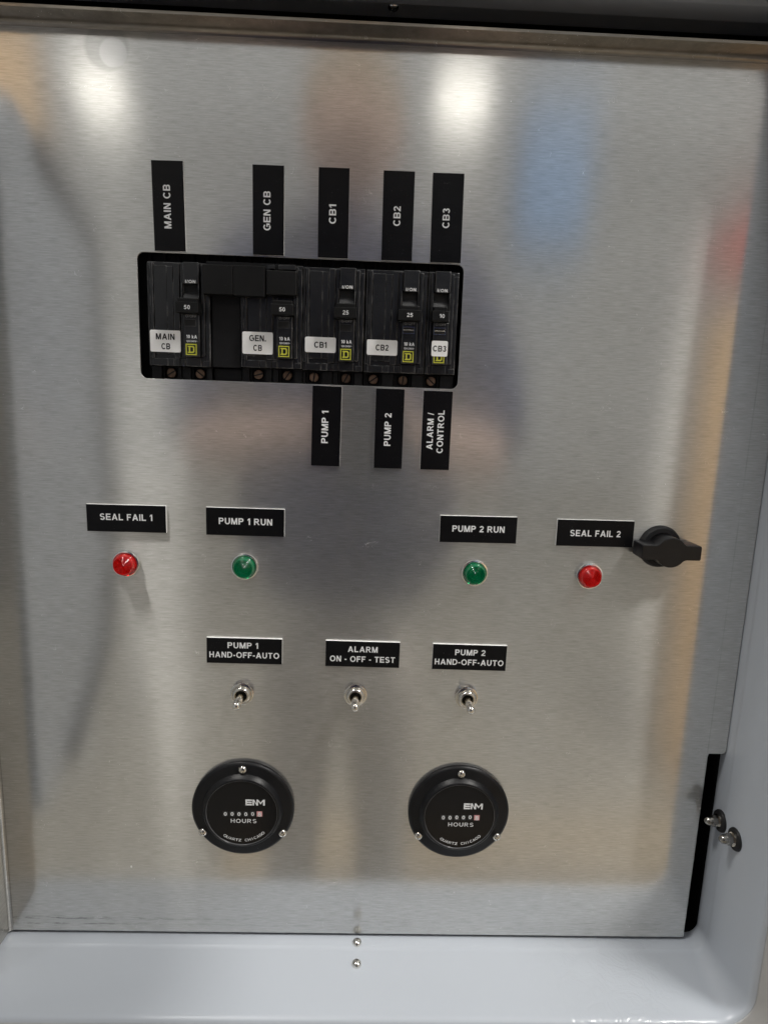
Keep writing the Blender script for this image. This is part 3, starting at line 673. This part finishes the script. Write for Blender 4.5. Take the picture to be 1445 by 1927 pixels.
def breaker(label, xr, poles, amps, sticker, st_box, st_lines, screws, covered=False, logo_low=False, window=0, dz=0.0):
    """xr = centre of the switching pole; local z measured from the breaker foot"""
    t = thing('circuit_breaker', label, 'circuit breaker', (xr, 0, Z0), 'black circuit breakers side by side in the cutout')
    x_l = -9.4 - (19.0 if poles == 2 else 0); x_r = 9.4
    bm = BM(); box(bm, x_l, x_r, 0.8, 26, 0, 61.6, 0.5)
    if poles == 2:
        xl = -19.0
        box(bm, xl - 9.2, xl - 7.6, -0.2, 4, 5.2, 61.0, 0.35)
        box(bm, xl - 7.4, xl - 5.5, -1.0, 4, 4.6, 60.6, 0.35)
        box(bm, xl - 5.2, xl + 2.6, -0.35, 4, 7.2, 59.3, 0.30)
        box(bm, xl + 2.7, xl + 6.4, -0.65, 4, 7.2, 59.0, 0.30)
        box(bm, xl + 6.7, xl + 10.4, -1.1, 4, 5.0, 60.8, 0.35)
        box(bm, xl + 10.6, xl + 13.0, -0.4, 4, 5.0, 60.8, 0.30)
        for (a_, b_) in ((-7.2, 2.2), (2.5, 6.0), (6.3, 9.6), (10.0, 13.0)):
            box(bm, xl + a_, xl + b_, -0.15, 4, 0.1, 4.4, 0.25)
    else:
        box(bm, -9.2, -7.9, -0.4, 4, 0.2, 60.8, 0.35)
        box(bm, -7.8, -6.2, -1.4, 4, 5.0, 61.0, 0.35)
    # shoulders of the switching pole
    box(bm, 4.2, 6.6, -1.4, 4, 6.4, 60.4, 0.5); box(bm, 6.8, 9.1, -0.2, 4, 3.8, 59.0, 0.3)
    box(bm, 5.2, 9.0, -0.5, 4, 0.2, 3.5, 0.25); box(bm, -5.4, 3.6, -0.3, 4, 0.3, 5.5, 0.3)
    case = obj('case', bm, MT['breaker'], t)
    if not covered:
        bm = BM(); box(bm, -5.7, 3.9, -4.0, 4, 48.8, 61.3, 0.55); obj('upper_face', bm, MT['breaker'], t)
        bm = BM(); box(bm, -6.3, 3.3, 0.2, 4, 39.0, 48.8); 
        obj('slot_recess', bm, MT['darkhole'], t)
        bm = BM()
        seg = 14
        vs = []
        for k in range(seg + 1):
            a = R(-20 + 150 * k / seg)
            vs.append([bm.verts.new((x_, 3.6 - 6.6 * sin(a), 38.2 + 6.6 * cos(a) * 1.05)) for x_ in (-5.9, 3.0)])
        for k in range(seg): bm.faces.new((vs[k][0], vs[k][1], vs[k + 1][1], vs[k + 1][0]))
        obj('handle_barrel', bm, MT['barrel'], t, True)
        # side cheek left of the slot
        bm = BM(); box(bm, -7.1, -6.35, -3.2, 4, 31, 49.2, 0.2); box(bm, 3.35, 3.9, -4.0, 4, 31, 48.8, 0.15); obj('slot_cheeks', bm, MT['breaker'], t)
    bm = BM(); box(bm, -5.7, 3.9, -4.0, 4, 5.9, 31.2, 0.6); obj('lower_face', bm, MT['breaker'], t)
    # handle block
    hl, hr = (-8.6, 5.0) if poles == 2 else (-7.2, 2.8)
    bm = BM()
    box(bm, hl, hr, -11.0, -3.0, 31.2, 37.4, 0.35)
    n_ = len(bm.verts)
    box(bm, hl + 0.9, hr - 0.7, -9.6, -1.0, 36.6, 39.8, 0.5)
    t.location.z += dz * MM; h_ = obj('handle', bm, MT['handle'], t)
    obj('rating', text_mesh(amps, 3.5 if amps != '10' else 3.1, 2.35, bold=0.17, thick=0.05, pos=(-1.6 if poles == 2 else -1.3, 34.3), y=-11.1), MT['ink_white'], h_)
    mes = []
    if not covered: mes.append(text_mesh('I/ON', 6.2, 1.9, bold=0.22, thick=0.05, pos=(-1.1, 50.0), y=-4.1))
    mes.append(text_mesh('10 kA', 6.4, 2.05, bold=0.22, thick=0.05, pos=(-0.9, 17.8), y=-4.1))
    mes.append(text_mesh('120/240V~', 6.6, 1.1, bold=0.2, thick=0.05, pos=(-0.8, 15.1), y=-4.1))
    if logo_low: [bpy.data.meshes.remove(mes.pop()) for _ in range(2)]
    if mes: obj('lettering', join_meshes('lettering', mes), MT['ink_white'], t)
    obj('off_mark', text_mesh('O/OFF', 6.6, 1.45, bold=0.15, thick=0.05, pos=(-1.1, 29.9), y=-4.1), MT['ink_dim'], t)
    # trip window: recessed frame with a bright flag when it catches the light
    bm = BM(); box(bm, -5.2, 1.8, -4.12, -3.9, 24.0, 28.0); win = obj('trip_window', bm, MT['darkhole'], t)
    bm = BM(); box(bm, -5.2, 1.8, -4.35, -4.1, 27.8, 28.1); box(bm, -5.2, 1.8, -4.35, -4.1, 23.9, 24.2); box(bm, -5.35, -5.1, -4.35, -4.1, 23.9, 28.1); box(bm, 1.7, 1.95, -4.35, -4.1, 23.9, 28.1)
    obj('frame', bm, MT['barrel'] if window == 0 else MT['steel'], win)
    if window:
        bm = BM(); lathe(bm, [(0.35, -5.0), (0.35, 1.6)], 12)
        bm.transform(Matrix.Translation((0, -4.15, 26.2)) @ Matrix.Rotation(R(90), 4, 'Z') @ Matrix.Diagonal((1, -1, 1, 1)))
        obj('flag_bar', bm, MT['chrome'], win, True)
    em = obj('emblem', d_logo(-1.3, 10.2), MT['ink_yellow'], t)
    # sticker
    x0, x1, z0, z1 = st_box
    yst = -1.5 if poles == 2 else -4.4
    me_ = curve_mesh('sticker', [rrect(x0, x1, z0, z1, 1.0, 5)], 0.16, yst, 0.03)
    k_ = obj('sticker', me_, MT['sticker'], t); k_['label'] = 'white rounded sticker reading ' + sticker
    mes = [text_mesh(s_, wd, 3.6 if poles == 2 else 3.5, bold=0.21, thick=0.05, pos=((x0 + x1) / 2 + dx, (z0 + z1) / 2 + dz), y=yst - .1) for s_, wd, dx, dz in st_lines]
    obj('sticker_lettering', join_meshes('sticker_lettering', mes), MT['ink_black'], k_)
    for sx, a in screws: slot_screw(t, sx - xr, 84.2 - Z0, a)
    # terminal housings under the case
    bm = BM()
    for c_x, (sx_, _a) in zip(([-19, 0] if poles == 2 else [0]), screws):
        sl = sx_ - xr
        for (u0, u1, yy) in ((c_x - 9.3, sl - 5.3, 4.5), (sl - 5.1, sl - 4.0, 6.8), (sl + 4.0, sl + 5.2, 6.8), (sl + 5.4, c_x + 9.2, 3.8)):
            if u1 - u0 > 0.5: box(bm, u0, u1, yy, 20, -12, -0.2, 0.2)
    box(bm, x_l, x_r, 9.4, 22, -12, -0.3)
    obj('terminal_housing', bm, MT['breaker_dark'], t)
    return t
breaker('two-pole MAIN CB breaker, leftmost in the cutout, handle marked 50', -120.3, 2, '50', 'MAIN CB', (-27.0, -8.4, 8.2, 21.3), [('MAIN', 11.4, 0, 2.7), ('CB', 5.3, 0.2, -3.1)], [(-137.3, 32), (-119.2, -38)])
breaker('two-pole GEN. CB breaker under the interlock block, handle marked 50', -63.8, 2, '50', 'GEN. CB', (-27.2, -8.4, 8.1, 21.5), [('GEN.', 10.2, 0, 2.9), ('CB', 5.3, 0, -2.9)], [(-82.5, 15), (-64.3, 55)], covered=True, dz=0.8)
breaker('two-pole CB1 breaker with white CB1 sticker, handle marked 25', -25.9, 2, '25', 'CB1', (-26.6, -7.5, 10.9, 20.2), [('CB1', 7.7, 0, 0)], [(-47.3, 82), (-27.0, 63)], dz=0.4)
breaker('two-pole CB2 breaker with white CB2 sticker, handle marked 25', 12.7, 2, '25', 'CB2', (-27.0, -8.0, 10.6, 19.9), [('CB2', 7.9, 0, 0)], [(-9.6, 35), (9.3, 84)], window=1, dz=0.4)
breaker('narrow single-pole CB3 breaker, rightmost in the cutout, handle marked 10', 31.8, 1, '10', 'CB3', (-6.2, 3.8, 10.9, 20.3), [('CB3', 8.2, 0, 0)], [(27.3, -42)], logo_low=True, window=1, dz=0.5)

t = thing('filler_plate', 'plain black blank plate between the MAIN and GEN breakers', 'filler plate', (-101.6, 0, Z0))
bm = BM(); box(bm, -8.9, 8.9, 2.4, 24, 0.2, 60, 0.5); obj('plate', bm, MT['breaker_dark'], t)
bm = BM(); box(bm, -8.9, 8.9, 7, 24, -12, -0.4, 0.4); obj('foot', bm, MT['breaker_dark'], t)
t = thing('interlock_slide', 'glossy black interlock block across the top of the MAIN and GEN breakers', 'interlock', (-85.5, 0, 131))
bm = BM(); box(bm, -27.8, -9.7, -8.2, -1, 0, 16.9, 0.45); obj('slide_block', bm, MT['handle'], t)
bm = BM(); box(bm, -9.4, 9.3, -8.4, -1, -0.3, 17.0, 0.35); obj('slide_block', bm, MT['handle'], t)
bm = BM(); box(bm, 9.5, 28.2, -6.6, -1, 1.0, 15.4, 0.7); obj('slide_block', bm, MT['handle'], t)
bm = BM(); box(bm, 11.2, 14.6, -4.6, -1, 16.4, 18.6, 0.25); box(bm, 17.0, 27.2, -4.8, -1, 16.2, 18.8, 0.25); obj('end_stop', bm, MT['breaker'], t)
bm = BM(); box(bm, -27.0, 27.0, -1.0, 0.6, 0.5, 20, 0.2); obj('backing', bm, MT['breaker_dark'], t)

t = thing('mounting_base', 'black mounting base visible behind the breakers inside the cutout', 'mounting base', (-55, 0, 70))
bm = BM(); box(bm, -110, 110, 12, 30, -8, 100); 
for k in range(24): box(bm, -104 + k * 8.7, -102.4 + k * 8.7, 9.5, 13, 78, 96, 0.2)
obj('rail', bm, MT['breaker_dark'], t)

# ------------------------------------------------------------------ cabinet hardware
def acorn(label, y, z):
    t = thing('acorn_nut', label, 'acorn nut', (248.0, y, z), 'domed nuts on the right cabinet wall')
    def turn(bm): bm.transform(Matrix.Rotation(R(-90), 4, 'Z')); return bm      # -Y -> -X
    bm = turn(lathe(BM(), [(7.6, 0.6), (7.7, -0.8), (7.2, -1.9), (5.0, -2.2), (3, -2.2)], 40)); obj('rubber_washer', bm, MT['rubber_shade'], t, True)
    bm = turn(lathe(BM(), [(4.7, -2.1), (4.7, -2.9), (3, -3.0)], 32)); obj('steel_washer', bm, MT['chrome'], t, True)
    bm = turn(lathe(BM(), [(3.9, -2.8), (3.9, -6.6), (3.3, -7.0)], 6)); obj('hex', bm, MT['nut_steel'], t)
    bm = turn(lathe(BM(), [(3.2, -6.8), (3.15, -8.6), (2.7, -10.3), (1.6, -11.6), (0, -12.1)], 32)); obj('dome', bm, MT['nut_steel'], t, True)
acorn('domed acorn nut on the right cabinet wall, the upper and deeper of the two', -5.5, -216)
acorn('domed acorn nut on the right cabinet wall, the lower and nearer of the two', -25.0, -216.0)
def sill_screw(label, x, y, z, flip=1, mat='clear'):
    t = thing('dome_screw', label, 'screw', (x, y, z), 'round head screws through the cabinet wall')
    bm = lathe(BM(), [(3.5, 0.5), (3.4, -0.8), (2.9, -1.9), (1.9, -2.7), (0.8, -3.05), (0, -3.1)], 32)
    bm.transform(Matrix.Rotation(R(-90 * flip), 4, 'X')); obj('head', bm, MT[mat], t, True)
    bm = BM(); cross(bm, 1.4, -3.02, 0, 0, 0.5, 0.5); bm.transform(Matrix.Rotation(R(-90 * flip), 4, 'X')); obj('cross_slot', bm, MT['steel'], t)
sill_screw('round screw head on the bottom sill, the one closer to the panel', -8.8, -5.4, -320.2)
sill_screw('round screw head on the bottom sill, the one nearer the viewer', -8.8, -22.2, -321.3)
sill_screw('small screw head in the shaded top wall of the cabinet', -4.5, 12, 300.3, -1, 'steel')

bm = BM(); bmesh.ops.create_icosphere(bm, subdivisions=1, radius=0.9)
for v in bm.verts: v.co = Vector((v.co.x * random.uniform(.7, 1.2), v.co.y * 0.25, v.co.z * random.uniform(.8, 1.6)))
o = obj('paint_fleck', bm, MT['speck'], None, loc=(-171.9, -0.15, -263.9)); o['label'] = 'tiny white fleck stuck low on the left of the panel'; o['category'] = 'fleck'

# ------------------------------------------------------------------ what stands behind the camera and shows in the metal
FLZ = -1150
bm = BM(); box(bm, -6000, 6000, -9000, 1500, FLZ - 20, FLZ); o = obj('floor', bm, MT['floor']); o['kind'] = 'structure'
bm = BM(); box(bm, -6000, 6000, -9000, 1500, 3000, 3020) if False else box(bm, -6000, 6000, -9020, -9000, FLZ, 3600); o = obj('far_wall', bm, MT['housing']); o['kind'] = 'structure'
def strip(label, x, y, z, w, l, mt='tube'):
    t = thing('ceiling_light', label, 'ceiling light', (x, y, z), 'long ceiling lights behind the viewer')
    bm = BM(); box(bm, -w / 2 - 30, w / 2 + 30, -l / 2 - 30, l / 2 + 30, 12, 70, 8); obj('housing', bm, MT['housing'], t)
    bm = BM(); box(bm, -w / 2, w / 2, -l / 2, l / 2, 0, 14); obj('diffuser', bm, MT[mt], t)
strip('long ceiling light far behind on the left', -1700, -4000, 1820, 270, 130)
strip('long ceiling light far behind on the right', 520, -4000, 1880, 310, 130)
strip('long ceiling light overhead to the right', 1250, -760, 1850, 260, 600, 'tube_near')
strip('unseen ceiling light added overhead to the left', -750, -380, 1850, 200, 420, 'tube_near')  # added lamp out of view, set to light the photographer's front

def boxthing(name, label, cat, mat, x0, x1, y0, y1, z0, z1, lid=None):
    t = thing(name, label, cat, ((x0 + x1) / 2, (y0 + y1) / 2, z0))
    w, d, h = x1 - x0, y1 - y0, z1 - z0
    bm = BM(); box(bm, -w / 2, w / 2, -d / 2, d / 2, 0, h, 8); obj('body', bm, MT[mat], t)
    bm = BM(); box(bm, -w / 2 - 4, w / 2 + 4, -d / 2 - 4, d / 2 + 4, h * .93, h + 4, 3); obj('lid', bm, MT[lid or mat], t)
boxthing('storage_cabinet', 'tall tan storage cabinet behind on the right', 'cupboard', 'card', 1010, 1500, -1620, -1500, FLZ, 330)
boxthing('carton', 'cardboard carton on a steel rack behind on the left', 'carton', 'card', -1500, -930, -1580, -1500, 560, 1010)
t = thing('steel_rack', 'grey steel rack holding a carton behind on the left', 'rack', (-1200, -1730, FLZ))
for px_ in (-330, 330):
    for py_ in (-210, 210):
        bm = BM(); box(bm, px_ - 15, px_ + 15, py_ - 15, py_ + 15, 0, 1730, 2); obj('post', bm, MT['housing'], t)
bm = BM(); box(bm, -340, 340, -220, 220, 1680, 1708, 3); obj('shelf', bm, MT['housing'], t)
boxthing('blue_bin', 'blue plastic bin high behind on the right', 'bin', 'blue', 580, 860, -2600, -2400, 690, 1230)
boxthing('red_crate', 'red plastic crate behind on the right', 'crate', 'redp', 1450, 1800, -2600, -2400, 640, 820)
boxthing('wooden_pallet', 'plywood board lying on the floor behind', 'board', 'wood', -350, 1200, -1250, -1020, FLZ + 5, FLZ + 40)

# the photographer, standing behind the phone
def skinned(name, mat, chains, parent):
    me_ = bpy.data.meshes.new(name); verts = []; edges = []; rad = []
    for ch in chains:
        start = ch[0] if isinstance(ch[0], int) else None
        prev = start
        for it in ch[(1 if start is not None else 0):]:
            verts.append(Vector(it[:3]) * MM); rad.append((it[3] * MM, it[4] * MM if len(it) > 4 else it[3] * MM))
            i = len(verts) - 1
            if prev is not None: edges.append((prev, i))
            prev = i
    me_.from_pydata(verts, edges, [])
    o_ = bpy.data.objects.new(name, me_); COL.objects.link(o_)
    md = o_.modifiers.new('skin', 'SKIN'); md.use_smooth_shade = True
    for i, r_ in enumerate(rad): me_.skin_vertices[0].data[i].radius = r_
    me_.skin_vertices[0].data[0].use_root = True
    sd = o_.modifiers.new('sub', 'SUBSURF'); sd.levels = 1; sd.render_levels = 1
    dg = bpy.context.evaluated_depsgraph_get(); ev = o_.evaluated_get(dg)
    m2 = bpy.data.meshes.new_from_object(ev)
    bpy.data.objects.remove(o_); m2.materials.clear(); m2.materials.append(mat)
    r_ = bpy.data.objects.new(name, m2); COL.objects.link(r_); r_.parent = parent
    return r_
per = thing('person', 'person in a navy shirt photographing the panel with a phone', 'person')
yb = -740
skinned('shirt', MT['shirt'], [
    [(-45, yb, -345, 225, 130), (-45, yb, -100, 215, 125), (-45, yb, 80, 205, 125), (-50, yb + 10, 220, 200, 110), (-50, yb + 10, 320, 95, 80), (-50, yb + 10, 372, 62, 60)],
    [3, (-215, yb, 270, 84), (-285, yb + 40, 90, 68), (-300, yb + 110, -20, 52)],
    [3, (115, yb, 270, 84), (190, yb + 40, 90, 68), (200, yb + 110, -20, 52)]], per)
skinned('trousers', MT['trousers'], [
    [(-45, yb, -330, 150, 100), (-45, yb, -380, 140, 100), (-130, yb, -480, 84), (-135, yb, -760, 58), (-145, yb, -1090, 50)],
    [1, (35, yb, -480, 84), (40, yb, -760, 58), (45, yb, -1090, 50)]], per)
skinned('forearm', MT['skin'], [[(-297, yb + 108, -18, 46), (-200, yb + 190, 0, 42), (-95, yb + 270, 20, 26), (-72, yb + 287, 30, 24), (-60, yb + 297, 45, 20)]], per)
skinned('forearm', MT['skin'], [[(197, yb + 108, -18, 46), (120, yb + 190, 0, 42), (60, yb + 270, 20, 26), (42, yb + 287, 30, 24), (30, yb + 297, 45, 20)]], per)
for sx, x_ in ((1, -62), (-1, 36)):
    for k in range(4):
        zz = 20 + k * 19
        skinned('finger', MT['skin'], [[(x_ - 6 * sx, yb + 293, zz, 9), (x_ + 4 * sx, yb + 288, zz + 4, 8.5), (x_ + 24 * sx, yb + 292, zz + 7, 8), (x_ + 38 * sx, yb + 298, zz + 9, 7)]], per)
    skinned('thumb', MT['skin'], [[(x_ - 6 * sx, yb + 297, 22, 11), (x_ - 4 * sx, yb + 304, 45, 10), (x_ + 2 * sx, yb + 306, 66, 8.5)]], per)
bm = BM(); bmesh.ops.create_uvsphere(bm, u_segments=32, v_segments=24, radius=1)
for v in bm.verts:
    x_, y_, z_ = v.co
    jaw = 1 - 0.22 * max(0, -z_)
    nose = 14 * math.exp(-((x_ / .16) ** 2) - ((z_ + .12) / .2) ** 2) if y_ > 0 else 0
    eye = -7 * (math.exp(-(((abs(x_) - .36) / .16) ** 2) - ((z_ - .08) / .1) ** 2)) if y_ > 0 else 0
    v.co = Vector((x_ * 76 * jaw, y_ * 92 * jaw + nose + eye, z_ * 112))
hd = obj('head', bm, MT['skin'], per, True, loc=(-50, yb + 30, 478))
bm = BM(); bmesh.ops.create_uvsphere(bm, u_segments=24, v_segments=16, radius=1)
for v in bm.verts:
    z_ = v.co.z if v.co.z > -0.1 else -0.1 - (v.co.z + .1) * 0
    v.co = Vector((v.co.x * 82, v.co.y * 98 - 8, z_ * 100 + 26))
obj('hair', bm, MT['hair'], per, True, loc=(-50, yb + 26, 485))
for sx in (-1, 1):
    bm = BM(); bmesh.ops.create_uvsphere(bm, u_segments=12, v_segments=8, radius=1)
    for v in bm.verts: v.co = Vector((v.co.x * 8, v.co.y * 18, v.co.z * 30))
    obj('ear', bm, MT['skin'], per, True, loc=(-50 + sx * 76, yb + 24, 475))
    bm = BM(); box(bm, -45, 45, -60, 190, 0, 70, 20, 3); obj('shoe', bm, MT['rubber_shade'], per, True, loc=(-50 + sx * 95, yb, FLZ))
t = thing('phone', 'dark smartphone held up in front of the panel', 'phone', (-12, -432, 40))
bm = BM(); box(bm, -38, 38, -4.5, 4, -80, 80, 3.5, 3); obj('phone_body', bm, MT['phone'], t, True)
